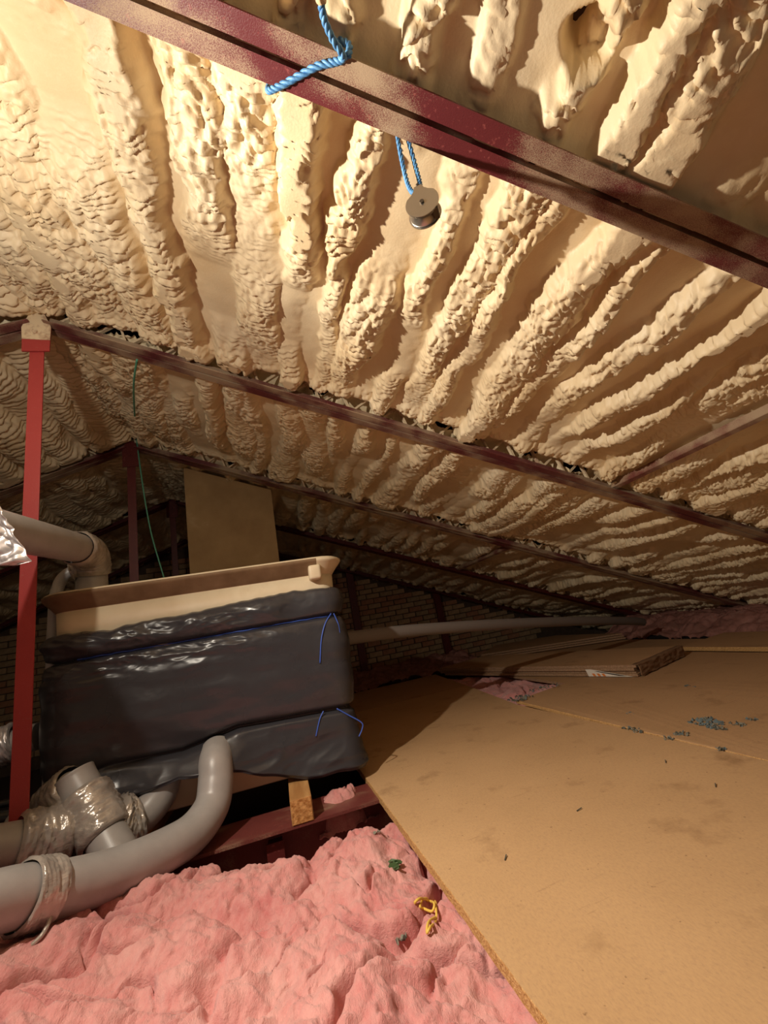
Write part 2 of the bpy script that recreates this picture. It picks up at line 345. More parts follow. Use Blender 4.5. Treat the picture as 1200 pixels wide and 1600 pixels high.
for n_, (v, _, x, z) in enumerate(cand):
    if n_ < 296:
        o = bpy.data.objects.new('brick', random.choice(proto)); COL.objects.link(o); o.parent = wall
        o.location = (x+random.uniform(-.004, .004), BACK+.012+random.uniform(-.006, .006), z); o.scale = (random.uniform(.96, 1.02), 1, random.uniform(.94, 1.03))
    elif -3.2 < x < 5.6: rest.box((x, BACK+.014, z), (.108, .02, .037))
o = rest.done('brickwork', M['brick'][2], wall); o['kind'] = 'stuff'
settle(wall)
# ---------------------------------------------------------------- trusses
def chord(parent, side, y, xa, xb, m, w=.052, t=.006, leg=.05):
    sl = SR if side > 0 else SL; L = math.hypot(1, sl); d = np.array([side, 0, -sl])/L; up = np.array([sl*side, 0, 1])/L
    a = np.array([xa*side, y, RZ-sl*xa]); b = np.array([xb*side, y, RZ-sl*xb]); g = .007
    for q in (-1, 1):
        p = MB(); yv = np.array([0, q, 0.])
        p.box((a+b)/2+yv*(g+w/2)+up*t/2, (np.linalg.norm(b-a)/2, w/2, t/2), (d, (0, 1, 0), up))
        p.box((a+b)/2+yv*(g+t/2)+up*(leg/2+t), (np.linalg.norm(b-a)/2, t/2, leg/2), (d, (0, 1, 0), up))
        p.done('chord_angle', m, parent)
    return d, up
def lacing(parent, side, y, xa, xb, step=.085, top=.16):
    sl = SR if side > 0 else SL; L = math.hypot(1, sl); up = np.array([sl*side, 0, 1])/L
    x = xa; k = 0
    while x < xb:
        p0 = np.array([x*side, y, RZ-sl*x])+up*.03; x2 = x+step; p1 = np.array([x2*side, y, RZ-sl*x2])+up*top
        if k % 2: p0, p1 = p0+up*(top-.03), p1-up*(top-.03)
        MB().bar(p0, p1, .012, .020, (0, 1, 0)).done('web_bar', M['bar'], parent); x = x2; k += 1
def post(parent, y, m, zb=0., ztop=2.42, w=.032, x=0):
    p = MB(); p.box((x, y-.022, (zb+ztop)/2), (w, .004, (ztop-zb)/2)); p.box((x-w+.004, y+.004, (zb+ztop)/2), (.004, .026, (ztop-zb)/2))
    p.done('king_post', m, parent, bev=.0012)
labels = ['dusty red steel roof truss crossing overhead with the blue rope tied round it',
          'steel roof truss with the bright red post standing in front of the black-wrapped tank',
          'steel roof truss with dark red post, the green string hangs from its peak',
          'dark steel roof truss behind the boxed shaft, second from the brick wall',
          'dark steel roof truss up against the brick gable wall']
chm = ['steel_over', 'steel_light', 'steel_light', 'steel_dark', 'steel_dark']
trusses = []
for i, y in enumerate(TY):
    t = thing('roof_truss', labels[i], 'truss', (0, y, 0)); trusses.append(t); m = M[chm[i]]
    xe = [3.4, 5.6, 6.3, 6.3, 6.3][i]
    chord(t, 1, y, .03, xe, m); chord(t, -1, y, .03, [1.2, 2.0, 2.6, 3.4, 4.4][i], m)
    if i in (1, 2): lacing(t, 1, y, .06, [5.0, 5.6][i-1])
    if i == 2: lacing(t, -1, y, .06, 2.2)
    if i == 3: lacing(t, 1, y, 1.2, 5.4, .12)
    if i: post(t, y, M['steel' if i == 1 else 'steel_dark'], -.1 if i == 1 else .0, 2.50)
    if i in (1, 2, 3):
        g = MB(); yy = y-.032
        g.prism([(-.062, yy, 2.405), (.060, yy, 2.405), (.064, yy, 2.55), (.03, yy, 2.64), (-.03, yy, 2.64), (-.064, yy, 2.55)], (0, -.004, 0), (0, .004, 0))
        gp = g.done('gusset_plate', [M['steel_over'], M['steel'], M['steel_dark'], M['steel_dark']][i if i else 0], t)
        if i == 1:
            gp.data.materials.clear(); gp.data.materials.append(M['gusset'] if 'gusset' in M else M['steel'])
            cp = MB().prism([(-.0615, yy-.0055, 2.478), (.0625, yy-.0055, 2.470), (.066, yy-.0055, 2.55), (.03, yy-.0055, 2.645), (-.03, yy-.0055, 2.645), (-.066, yy-.0055, 2.55)], (0, -.002, 0), (0, .001, 0)).done('overspray_skin', M['bar'], gp)
        for bx, bz in ((-.005, 2.52),):
            tube('bolt_head', [(bx, yy-.006, bz), (bx, yy-.016, bz)], .0125, M['bar'] if i == 1 else M['steel_dark'], t, n=2, seg=6, smoothpath=False)
            tube('washer', [(bx, yy-.006, bz), (bx, yy-.0085, bz)], .019, M['bar'] if i == 1 else M['steel_dark'], t, n=2, seg=18, smoothpath=False)
    if i == 1:      # bottom chord: red channel the tank bearers sit on
        p = MB(); p.box((.6, 2.245, -.006), (3.4, .125, .006)); p.box((.6, 2.235, -.11), (3.4, .006, .10)); p.box((.6, 2.245, -.214), (3.4, .11, .006))
        p.done('bottom_chord', M['joist'], t)
        MB().box((.93, 2.20, -.11), (.03, .03, .05)).box((.93, 2.172, -.11), (.036, .004, .055)).done('cleat', M['steel_dark'], t)
    if i == 4:
        for x in (2.3, 3.76):
            p = MB(); p.box((x, y+.1, .85), (.055, .006, .95)); p.box((x-.05, y+.13, .85), (.006, .035, .95)); p.box((x+.05, y+.13, .85), (.006, .035, .95)); p.done('wall_column', M['steel_dark'], t)
    settle(t)
# lateral braces along the ridge direction
for (x, ya, yb, lab) in ((3.27, -.2, 2.19, 'light steel angle brace running along the foam towards the truss with the bright red post'),
                         (3.42, 3.75, 5.2, 'small steel brace between the two far dark trusses')):
    t = thing('roof_brace', lab, 'brace', (x, ya, RZ-SR*x)); up = np.array([SR, 0, 1])/math.hypot(1, SR); d = np.array([1, 0, -SR])/math.hypot(1, SR)
    a = np.array([x, ya, RZ-SR*x])+up*.03; b_ = np.array([x, yb, RZ-SR*x])+up*.03
    p = MB().box((a+b_)/2, ((yb-ya)/2, .017, .003), ((0, 1, 0), d, up)).box((a+b_)/2-d*.015+up*.022, ((yb-ya)/2, .003, .022), ((0, 1, 0), d, up)); p.done('angle_bar', M['brace'], t)
    MB().box(b_+up*.02, (.03, .05, .004), (d, (0, 1, 0), up)).done('end_cleat', M['bar'], t); settle(t)
# ---------------------------------------------------------------- water tank
t = thing('water_tank', 'large cream plastic cistern wrapped in shiny black film beside the red post', 'water tank', (.7, 2.9, .1))
TX0, TX1, TF, TB = .03, 1.345, 2.415, 3.45
def ringpath(x0, x1, y0, y1, r, k=7):
    pts = []
    for cx, cy, a0 in ((x1-r, y0+r, -90), (x1-r, y1-r, 0), (x0+r, y1-r, 90), (x0+r, y0+r, 180)):
        for j in range(k): a = math.radians(a0+90*j/(k-1)); pts.append((cx+r*math.cos(a), cy+r*math.sin(a)))
    return pts
secs = [(.10, -.02), (.11, 0), (.5, .012), (.98, .03), (1.075, .034)]
def loft(name, secs, m, parent, x0=TX0, x1=TX1, y0=TF, y1=TB, r=.06, cap=True):
    V = []; F = []; n = 28
    for z, g in secs: V += [(px, py, z) for px, py in ringpath(x0-g, x1+g, y0-g, y1+g, r+max(g, 0))]
    for k in range(len(secs)-1):
        for j in range(n): F.append((k*n+j, k*n+(j+1) % n, (k+1)*n+(j+1) % n, (k+1)*n+j))
    if cap: F.append(tuple(range(n))[::-1])
    return mesh(name, V, F, m, parent, True)
loft('tank_body', secs+[(1.07, .0)], M['tank'], t)
loft('tank_rim', [(1.072, .030), (1.076, .036), (1.098, .052), (1.138, .088), (1.146, .094), (1.156, .094), (1.159, .088), (1.157, .0), (1.09, -.01)], [M['tank'], M['rimbrown']], t, cap=False); rm_ = bpy.data.objects[t.children[-1].name] if 0 else [c_ for c_ in bpy.data.objects if c_.name.startswith('tank_rim')][0]
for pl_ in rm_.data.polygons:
    if pl_.center.x < 1.22 and .75 < 1 and 1.079 < pl_.center.z < 1.16: pl_.material_index = 1  # brown along the rim flare, tank cream towards the right corner
lug = MB().box((1.27, TF-.055, 1.085), (.034, .035, .040)).done('lug', M['tank'], t, True, bev=.014)
loft('tank_lid', [(1.157, .084), (1.163, .086), (1.170, .070), (1.172, .02)], M['tank'], t, cap=False)
MB().box((.69, 2.93, 1.168), (.66, .5, .006)).done('lid_panel', M['tank'], t)
# black film jacket: front, two sides
nu, nz = 420, 260
per = []                                         # perimeter walk: left side back -> front -> right side back
r_ = .075
def jpath(q):                                   # q in metres along walk
    Ls = .75; x0, x1, yf = TX0-.04, TX1+.035, TF-.045; arc = r_*math.pi/2
    lf = (x1-x0)-2*r_
    if q < Ls: return (x0, yf+r_+Ls-q), (-1, 0)
    q -= Ls
    if q < arc: a = q/r_; return (x0+r_-r_*math.cos(a), yf+r_-r_*math.sin(a)), (-math.cos(a), -math.sin(a))
    q -= arc
    if q < lf: return (x0+r_+q, yf), (0, -1)
    q -= lf
    if q < arc: a = q/r_; return (x1-r_+r_*math.sin(a), yf+r_-r_*math.cos(a)), (math.sin(a), -math.cos(a))
    q -= arc; return (x1, yf+r_+q), (1, 0)
Q = 2*.75+r_*math.pi+(TX1-TX0+.075)-2*r_
qs = np.linspace(0, Q, nu); base = np.array([list(jpath(q)[0])+list(jpath(q)[1]) for q in qs])
X = base[:, 0][:, None]; qq = qs[:, None]
ztop = .985+.018*perlin(X*3.1, .3, 3)+.03*sstep(.2, .9, X)-.02+.008*perlin(X*17, .9, 4)
zbot = np.interp(base[:, 0], [-.1, .05, .18, .30, .42, .55, .72, .9, 1.1, 1.4], [.33, .30, .30, .22, .225, .25, .235, .165, .095, .075])[:, None]+.008*perlin(qq*9, .1, 7)
v = np.linspace(0, 1, nz)[None, :]; Z = zbot+(ztop-zbot)*v
tie1 = .842+0*X; tie2 = np.interp(base[:, 0], [0, .25, .55, .8, 1.4], [.33, .36, .345, .392, .362])[:, None]
cin = lambda zz, t_, w_: np.exp(-((zz-t_)/w_)**2)
ridg = lambda a, c_, sd, n_=3: 1-2*billow(a, c_, n_, sd)
wx = qq+.08*fbm(qq*3, Z*3, 2, 31)
D = .034*np.clip(np.sin(math.pi*np.clip((Z-tie2)/(tie1-tie2), 0, 1)), 0, 1)**.6
D = D+.030*np.clip(np.sin(math.pi*np.clip((Z-tie1)/(ztop-tie1), 0, 1)), 0, 1)**.5*(1+.6*perlin(qq*6, 1.7, 12))
low = np.clip((tie2-Z)/(tie2-zbot+1e-6), 0, 1)
bulgeA = np.exp(-((X-.62)/.22)**2)
D = D+low**.7*(.03+.075*bulgeA)
front = sstep(2.6, 2.42, base[:, 1])[:, None]
D = D+.010*ridg(wx*3.2+Z*2, Z*11+wx, 71, 2)*(cin(Z, tie1-.05, .06)+cin(Z, tie1+.07, .06))*sstep(1.15, .7, X)+.006*ridg(wx*9-Z*4, Z*17+wx*4, 73, 2)*(cin(Z, tie1-.03, .05)+1.2*cin(Z, tie1+.08, .05))*sstep(1.3, .75, X)+.006*fbm(wx*2.5+Z*5, Z*6-wx*2, 2, 75)+.014*fbm(wx*1.3+Z*1.2, Z*6.5, 2, 41)*(1-.5*low)+.012*ridg(wx*2.2-Z*3, Z*7, 43, 2)*cin(Z, tie1-.07, .07)*sstep(1.2, .6, X)+.008*ridg(wx*6, Z*8+wx*3, 47, 2)*(cin(Z, tie1+.06, .06)+.5*cin(Z, tie1-.04, .04))*sstep(1.35, .8, X)
D = D+.014*fbm(wx*1.6+Z*3.5, Z*3.5-wx, 2, 53)*(1-low*.4)+.020*ridg(wx*2.2+Z*3, Z*6-wx*2.4, 59, 2)*low+.0012*fbm(qq*20, Z*22, 2, 61)
D = D-.024*cin(Z, tie1, .010)-.030*cin(Z, tie2, .014)*sstep(.1, .5, X)-.01*sstep(.985, 1, v)-.016*sstep(.02, 0, v)
def jpos(q_i, dd, zz): return np.array([base[q_i, 0]+base[q_i, 2]*dd, base[q_i, 1]+base[q_i, 3]*dd, zz])
P = np.stack([X+base[:, 2][:, None]*D, base[:, 1][:, None]+base[:, 3][:, None]*D, Z], -1)
jk = gridmesh('plastic_jacket', P, M['film'], t); sm = jk.modifiers.new('thickness', 'SOLIDIFY'); sm.thickness = .002; sm.offset = -1
def jnear(x, z):
    fi = np.where(front[:, 0] > .5)[0]; i = fi[np.argmin(np.abs(base[fi, 0]-x))]; j = int(np.argmin(np.abs(Z[i]-z))); return P[i, j]
tie = []
for x in np.linspace(.12, 1.36, 46):
    p = jnear(min(x, TX1), .842); tie.append(p+np.array([0, -.007, 0]))
tube('blue_tie', tie, .0036, M['string_blue'], t, n=140, seg=6)
def atp(x, y, Y):                               # the point of the plane at depth Y seen at picture point (x, y)
    d = _f+_R*(x-600)/FPX-_U*(y-800)/FPX; return CAM+d*(Y-CAM[1])/d[1]
def offtie(pts, name='blue_tie'):
    out = []
    for k, (px, py) in enumerate(pts):
        q = atp(px, py, 2.34); s_ = jnear(q[0], q[2]); out.append(np.array([q[0], min(s_[1]-.004, 2.36), q[2]]))
    tube(name, out, .0034, M['string_blue'], t, n=24, seg=6)
offtie([(518, 958), (508, 975), (502, 1000), (500, 1036)]); offtie([(522, 958), (530, 978), (533, 1010), (537, 1035)])
offtie([(506, 1112), (500, 1125), (494, 1151)]); offtie([(527, 1108), (545, 1118), (566, 1130), (567, 1140), (562, 1152)])
settle(t)
# bearers
def timber(x, ya, yb, z0, z1, wd, label):
    t = thing('timber_block', label, 'timber', (x, (ya+yb)/2, z0))
    o = MB().box((x, (ya+yb)/2, (z0+z1)/2), (wd/2, (yb-ya)/2, (z1-z0)/2)).done('beam', M['pine'], t, bev=.003)
    MB().box((x, ya-.0012, (z0+z1)/2), (wd/2-.004, .0015, (z1-z0)/2-.004)).done('cut_end', M['endgrain'], t); settle(t)
timber(1.054, 2.118, 3.4, .0, .095, .092, 'orange sawn timber bearer end poking out under the black-wrapped tank')
timber(.36, 2.30, 3.4, .0, .095, .092, 'dark timber bearer under the wrapped tank behind the taped grey pipes')
# ---------------------------------------------------------------- pipes
PR = .074
def tapewrap(name, pts, r, parent, n=34, seg=40, amp=.012, seed=1, m='tape', freq=3.2):
    def fn(u, a):
        ca, sa = np.cos(a), np.sin(a)
        e = np.minimum(u, 1-u)
        rg = 1-2*billow(a*2.2+u*3+seed, u*freq*2.2-a*.8, 3, seed)
        r2 = 1-2*billow(ca*2.7+u*freq+9*seed, sa*2.7-u*freq*1.3, 3, seed+7)
        return amp*(.45+.75*r2+.45*rg)*np.clip(e*9+.25, 0, 1)
    o = tube(name, pts, r, M[m], parent, n=n, seg=seg, fn=fn, caps=False); return o
t = thing('lagged_pipe', 'thick grey lagged pipe lying on the pink wool and bending up under the black tank', 'pipe', (.42, 1.9, .1))
tube('pipe_run', [(.10, 1.36, .27), (.228, 1.60, .215), (.325, 1.75, .150), (.43, 1.885, .105), (.545, 2.02, .083), (.628, 2.125, .085), (.685, 2.225, .13), (.70, 2.272, .205), (.70, 2.31, .275), (.70, 2.39, .31)], PR, M['pipe'], t, n=90, seg=32)
tapewrap('tape_band', [(.262, 1.655, .194), (.285, 1.690, .177), (.308, 1.724, .160)], PR+.003, t, n=26, seg=48, amp=.010, seed=4)
mb = MB()
a = np.array([.275, 1.63, .10]); tube('tape_tail', [(.34, 1.66, .13), (.335, 1.62, .10), (.30, 1.585, .085)], [.006]*12, M['tape'], t, n=12, seg=8)
settle(t)
t = thing('tee_pipe', 'taped grey pipe junction at the foot of the red post before the tank', 'pipe', (.2, 2.2, .1))
tube('pipe_run', [(-.30, 1.93, .30), (-.02, 2.10, .222), (.06, 2.165, .200), (.16, 2.22, .185)], PR, M['pipe'], t, n=40, seg=32)
tube('tee_body', [(.145, 2.29, .372), (.165, 2.28, .335), (.243, 2.23, .217), (.338, 2.150, .086), (.37, 2.125, .04)], PR, M['pipe'], t, n=40, seg=32)
tube('elbow', [(.27, 2.25, .17), (.33, 2.30, .128), (.40, 2.345, .145), (.455, 2.375, .20), (.47, 2.39, .27)], PR-.004, M['pipe'], t, n=40, seg=32)
tube('stub', [(-.10, 2.40, .20), (-.01, 2.375, .235), (.06, 2.345, .272), (.14, 2.30, .32)], PR-.004, M['pipe'], t, n=30, seg=32)
tapewrap('tape_wrap', [(.02, 2.13, .213), (.09, 2.18, .195), (.17, 2.225, .185)], PR+.004, t, seed=11, amp=.022)
tapewrap('tape_wrap', [(.19, 2.263, .295), (.245, 2.228, .215), (.30, 2.185, .135)], PR+.004, t, seed=15, amp=.016)
tapewrap('tape_wrap', [(.28, 2.26, .165), (.325, 2.296, .130), (.375, 2.330, .132)], PR+.004, t, seed=19, amp=.028)
tapewrap('tape_wrap', [(.03, 2.36, .255), (.09, 2.328, .29), (.15, 2.295, .33)], PR+.002, t, seed=23, amp=.014)
settle(t)
t = thing('lagged_pipe', 'grey lagged pipe with silver taped joint passing behind the foot of the red post', 'pipe', (-.2, 2.6, .5))
q0, q1 = atp(-60, 1185, 2.62), atp(60, 1150, 2.62)
tube('pipe_run', [q0, (q0+q1)/2, q1+np.array([-.1, .25, 0])*0], .062, M['pipe'], t, n=12, seg=24)
tapewrap('tape_wrap', [atp(-5, 1172, 2.62), atp(12, 1163, 2.62), atp(28, 1156, 2.62)], .066, t, seed=29, amp=.02, m='foil')
settle(t)
o = tube('water_pipe', [atp(-30, 1262, 2.5), atp(0, 1257, 2.5), atp(40, 1249, 2.5)], .016, M['blackpipe'], None, n=12, seg=14); tag(o, 'thin glossy black pipe low behind the foot of the red post', 'pipe')
o = tube('water_pipe', [atp(-30, 1283, 2.45), atp(0, 1278, 2.45), atp(40, 1272, 2.45)], .03, M['blackpipe'], None, n=12, seg=14); tag(o, 'fatter glossy black pipe lowest behind the foot of the red post', 'pipe')
t = thing('lagged_pipe', 'grey lagged overhead pipe crossing the red post and turning down behind the tank rim', 'pipe', (.1, 2.3, 1.3))
tube('pipe_run', [(.03, 1.1, 1.26), (.085, 1.55, 1.30), (.108, 1.80, 1.322), (.120, 2.05, 1.347), (.118, 2.30, 1.377), (.115, 2.44, 1.392), (.112, 2.53, 1.385), (.105, 2.585, 1.34), (.098, 2.60, 1.25), (.09, 2.60, 1.0)], .072, M['pipe'], t, n=110, seg=32)
tapewrap('tape_wrap', [(.117, 2.36, 1.384), (.115, 2.45, 1.392), (.112, 2.535, 1.382), (.106, 2.583, 1.335), (.102, 2.598, 1.285)], .075, t, seed=33, amp=.012, n=50)
tube('branch', [(.10, 2.60, 1.335), (.045, 2.585, 1.325), (-.01, 2.57, 1.30), (-.04, 2.56, 1.24), (-.05, 2.55, 1.12), (-.055, 2.55, .7), (-.055, 2.55, .2)], .028, M['pipe'], t, n=60, seg=18)
tapewrap('tape_wrap', [(.09, 2.575, 1.315), (.055, 2.57, 1.318), (.015, 2.566, 1.308)], .034, t, seed=37, amp=.02, n=20, seg=28)
settle(t)
o = tube('riser_pipe', [atp(163, 945, 2.85), atp(161, 905, 2.85), atp(160, 870, 2.85)], .026, M['pipe'], None, n=12, seg=16); tag(o, 'slim grey riser pipe just behind the overhead pipe elbow', 'pipe')
# foil flap hanging on the overhead pipe
nx, ny = 60, 60
U_, V_ = np.meshgrid(np.linspace(0, 1, nx), np.linspace(0, 1, ny), indexing='ij')
L0 = np.array([atp(-40, 760, 1.60), atp(-40, 895, 1.60)]); Rt = np.interp(np.linspace(0, 1, ny), [0, .25, .55, .8, .93, 1], [5, 12, 26, 38, 44, 26])
Pf = np.zeros((nx, ny, 3))
for j in range(ny):
    a_, b_ = atp(-40, 770+(118)*j/(ny-1), 1.60), atp(Rt[j], 794+90*j/(ny-1), 1.60)
    Pf[:, j] = a_[None]+(b_-a_)[None]*np.linspace(0, 1, nx)[:, None]
dep = .022*(1-2*billow(U_*1.6+V_*1.2, V_*2.6, 2, 91))+.006*fbm(U_*5, V_*5, 2, 93)
Pf[..., 1] += dep-.02; Pf[..., 0] += .5*dep
o = gridmesh('foil_flap', Pf, M['foil'], None); sm = o.modifiers.new('t', 'SOLIDIFY'); sm.thickness = .0015; tag(o, 'crumpled silver foil flap hanging on the overhead grey pipe', 'foil')
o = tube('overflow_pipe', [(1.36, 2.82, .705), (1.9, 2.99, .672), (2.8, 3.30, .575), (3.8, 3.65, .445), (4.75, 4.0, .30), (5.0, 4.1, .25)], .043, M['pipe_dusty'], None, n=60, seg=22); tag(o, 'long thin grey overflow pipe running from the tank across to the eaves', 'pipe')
# ---------------------------------------------------------------- boxed shaft
t = thing('boxed_shaft', 'square brown fibreboard shaft rising behind the tank into the foam', 'shaft', (.74, 4.2, 0))
MB().prism([(.355, 4.0, .13), (1.125, 4.0, .13), (1.125, 4.0, 2.2), (.355, 4.0, 2.50)], (0, -.012, 0), (0, .012, 0)).done('front_panel', M['shaft'], t)
MB().box((.367, 4.26, 1.15), (.012, .25, 1.02)).done('side_panel', M['shaft'], t); MB().box((1.113, 4.26, 1.05), (.012, .25, .92)).done('side_panel', M['shaft'], t)
settle(t)
# ---------------------------------------------------------------- pink glass wool
def wool(name, label, x0, x1, y0, y1, zf, dx, seed, amp=.05, keepf=None, wm='wool', fine=1.):
    nx, ny = int((x1-x0)/dx)+1, int((y1-y0)/dx)+1
    x = np.linspace(x0, x1, nx)[:, None]; y = np.linspace(y0, y1, ny)[None, :]
    wx_ = x+.09*fbm(x*3.2, y*3.2, 3, seed); wy_ = y+.09*fbm(x*3.2+7, y*3.2, 3, seed+2)
    b1 = billow(wx_*2.3, wy_*2.6, 2, seed+3); b2 = billow(wx_*6.5, wy_*5.5, 3, seed+4)
    cr = np.exp(-(perlin(wx_*2.6+5, wy_*2.2, seed+6)/.045)**2)
    z = zf(x, y)+amp*(1.9*b1+.75*b2-1.1*cr*sstep(-.15, .25, perlin(x*2, y*2, seed+8))-.6*np.exp(-(perlin(wx_*6+2, wy_*5, seed+7)/.05)**2)*sstep(-.2, .3, perlin(x*5, y*5, seed+13)))+fine*(.018*(billow(wx_*15+wy_*4, wy_*9, 3, seed+14)-.3)+.012*(billow(wx_*34, wy_*22, 2, seed+15)-.3))+.010*fbm(wx_*20, wy_*11, 4, seed+5)+.004*fbm(x*70, y*45, 2, seed+9)
    P = np.zeros((nx, ny, 3)); P[..., 0] = x+.012*fbm(wx_*14, wy_*14, 2, seed+10); P[..., 1] = y+.012*fbm(wx_*14+4, wy_*14, 2, seed+11); P[..., 2] = z
    keep = None
    if keepf: keep = keepf(x[:-1]+dx/2, y[:, :-1]+dx/2)*np.ones((nx-1, ny-1), bool)
    o = gridmesh(name, P, M[wm], None, keep=keep); tag(o, label, 'insulation'); return o
def zmain(x, y):
    edge = 1.86+.11*sstep(1.0, 1.25, x)+.04*perlin(x*5, .5, 77)+.17*sstep(.92, .70, x)
    return -.03+.10*sstep(.70, .25, x)-.22*sstep(edge-.04, edge+.13, y+.03*fbm(x*12, y*12, 2, 78))-.05*sstep(1.25, 1.42, x)
wool('glasswool_blanket', 'lumpy pink glasswool blanket under the fat grey pipe in front of the particleboard', -.7, 1.62, .35, 2.08, zmain, .0048, 201, .062)
wool('glasswool_patch', 'pink glasswool showing in the gap in front of the board stack', 2.5, 3.7, 2.95, 5.2, lambda x, y: -.06+0*x*y, .012, 211, .05)
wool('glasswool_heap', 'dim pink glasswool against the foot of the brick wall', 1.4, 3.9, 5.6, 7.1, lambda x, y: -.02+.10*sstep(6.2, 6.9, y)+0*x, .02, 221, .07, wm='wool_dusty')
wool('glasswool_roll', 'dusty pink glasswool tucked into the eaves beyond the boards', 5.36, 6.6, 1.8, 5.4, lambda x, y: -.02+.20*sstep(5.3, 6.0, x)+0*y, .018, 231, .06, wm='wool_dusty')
wool('glasswool_tuft', 'small pale pink glasswool tuft behind the timber bearer end', 1.12, 1.40, 2.20, 2.42, lambda x, y: -.11+.13*np.clip(1-((x-1.24)/.13)**2-((y-2.30)/.10)**2, 0, 1)**.5, .005, 241, .045)
# ---------------------------------------------------------------- particleboard floor sheets
def sheet(name, label, poly, z0, z1, group=None, m='board', edge=True, tilt=None, seed=0, parent=None, part=None):
    """poly counter-clockwise in plan; a board face with ragged, chipped sawn edges"""
    rg = np.random.default_rng(seed); pts = []
    n = len(poly)
    for i in range(n):
        a, b_ = np.array(poly[i], float), np.array(poly[(i+1) % n], float); k = max(2, int(np.linalg.norm(b_-a)/.03))
        d = (b_-a)/np.linalg.norm(b_-a); nn = np.array([d[1], -d[0]])
        for j in range(k): pts.append(a+(b_-a)*j/k-(nn*abs(rg.normal(0, .0014)) if j else 0))
    pts = np.array(pts); cen = pts.mean(0); k = len(pts)
    zz = lambda p: tilt(p) if tilt else 0.
    e = .0022; inn = pts-(pts-cen)/np.linalg.norm(pts-cen, axis=1)[:, None]*e
    V = [(p[0], p[1], z1+zz(p)) for p in inn]+[(p[0], p[1], z1-e+zz(p)) for p in pts]+[(p[0], p[1], z0+zz(p)) for p in pts]
    F = [tuple(range(k))]
    for j in range(k):
        q = (j+1) % k; F += [(k+j, k+q, q, j), (2*k+j, 2*k+q, k+q, k+j)]
    F.append(tuple(range(2*k, 3*k))[::-1])
    me = bpy.data.meshes.new(name); me.from_pydata([tuple(map(float, v_)) for v_ in V], [], F); me.update()
    o = link(name, me, [M[m], M['edge' if m == 'board' or seed in (3, 4) else 'edge2']], parent)
    idx = np.ones(len(F), int); idx[0] = 0; me.polygons.foreach_set('material_index', idx.astype(np.int32))
    if parent is None: tag(o, label, 'board', group)
    return o
sheet('particleboard_sheet', 'big tan particleboard sheet in front beside the pink glasswool', [(1.425, .25), (2.69, .25), (2.64, 3.02), (2.80, 4.25), (1.345, 4.25)], -.010, .020, seed=1)
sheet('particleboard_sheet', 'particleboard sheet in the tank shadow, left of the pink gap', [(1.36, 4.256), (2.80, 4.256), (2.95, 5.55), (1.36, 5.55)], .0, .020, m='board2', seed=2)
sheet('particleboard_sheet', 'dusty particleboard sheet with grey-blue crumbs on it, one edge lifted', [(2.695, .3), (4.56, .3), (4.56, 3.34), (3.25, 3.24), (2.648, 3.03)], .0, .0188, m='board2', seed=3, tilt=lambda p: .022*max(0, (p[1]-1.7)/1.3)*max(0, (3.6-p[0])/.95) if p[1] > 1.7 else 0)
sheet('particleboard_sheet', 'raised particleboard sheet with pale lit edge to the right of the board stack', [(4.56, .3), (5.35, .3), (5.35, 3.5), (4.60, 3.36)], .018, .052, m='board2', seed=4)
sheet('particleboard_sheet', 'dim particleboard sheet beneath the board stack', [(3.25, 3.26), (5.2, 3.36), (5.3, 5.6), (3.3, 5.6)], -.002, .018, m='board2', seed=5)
# the stack of sheets beyond
u1 = np.array([-.63, 2.32]); u1 /= np.linalg.norm(u1); u2 = np.array([.72, .26]); L2 = np.linalg.norm(u2); u2 /= L2
def stackpoly(o0, l1, l2): o0 = np.array(o0); return [o0, o0+u2*l2, o0+u2*l2+u1*l1, o0+u1*l1]
for k, lab in enumerate(('bottom sheet of the board stack in front of the pink gap', 'second sheet up in the board stack in front of the pink gap', 'third sheet up in the board stack in front of the pink gap', 'top sheet of the board stack, its broad face showing')):
    sh = ((0, 0), (.012, .02), (-.008, .01), (.004, -.005))[k]
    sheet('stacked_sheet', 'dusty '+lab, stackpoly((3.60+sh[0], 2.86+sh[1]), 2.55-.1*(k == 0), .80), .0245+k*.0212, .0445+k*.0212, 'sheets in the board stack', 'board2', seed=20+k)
# crushed paper-covered end of the stack
nx, ny = 60, 24; U_, V_ = np.meshgrid(np.linspace(0, 1, nx), np.linspace(0, 1, ny), indexing='ij')
e0 = np.array([3.605, 2.845]); P = np.zeros((nx, ny, 3)); dd = .014+.014*fbm(U_*9, V_*3, 3, 301)
P[..., 0] = e0[0]+u2[0]*U_*.80-u1[0]*dd; P[..., 1] = e0[1]+u2[1]*U_*.80-u1[1]*dd; P[..., 2] = .026+V_*.085+.006*fbm(U_*8, V_*2, 2, 303)
P[:, -1, 0] += u1[0]*.05; P[:, -1, 1] += u1[1]*.05
m, nt, b = mat('brown_paper', (.22, .12, .06), .85); bump(nt, b, noise(nt, 40, 4), .5, .006); M['brownpaper'] = m
o = gridmesh('paper_wrapper', P, m, None); sm = o.modifiers.new('t', 'SOLIDIFY'); sm.thickness = .0015; tag(o, 'crumpled brown paper wrapper over the near end of the board stack', 'wrapper')
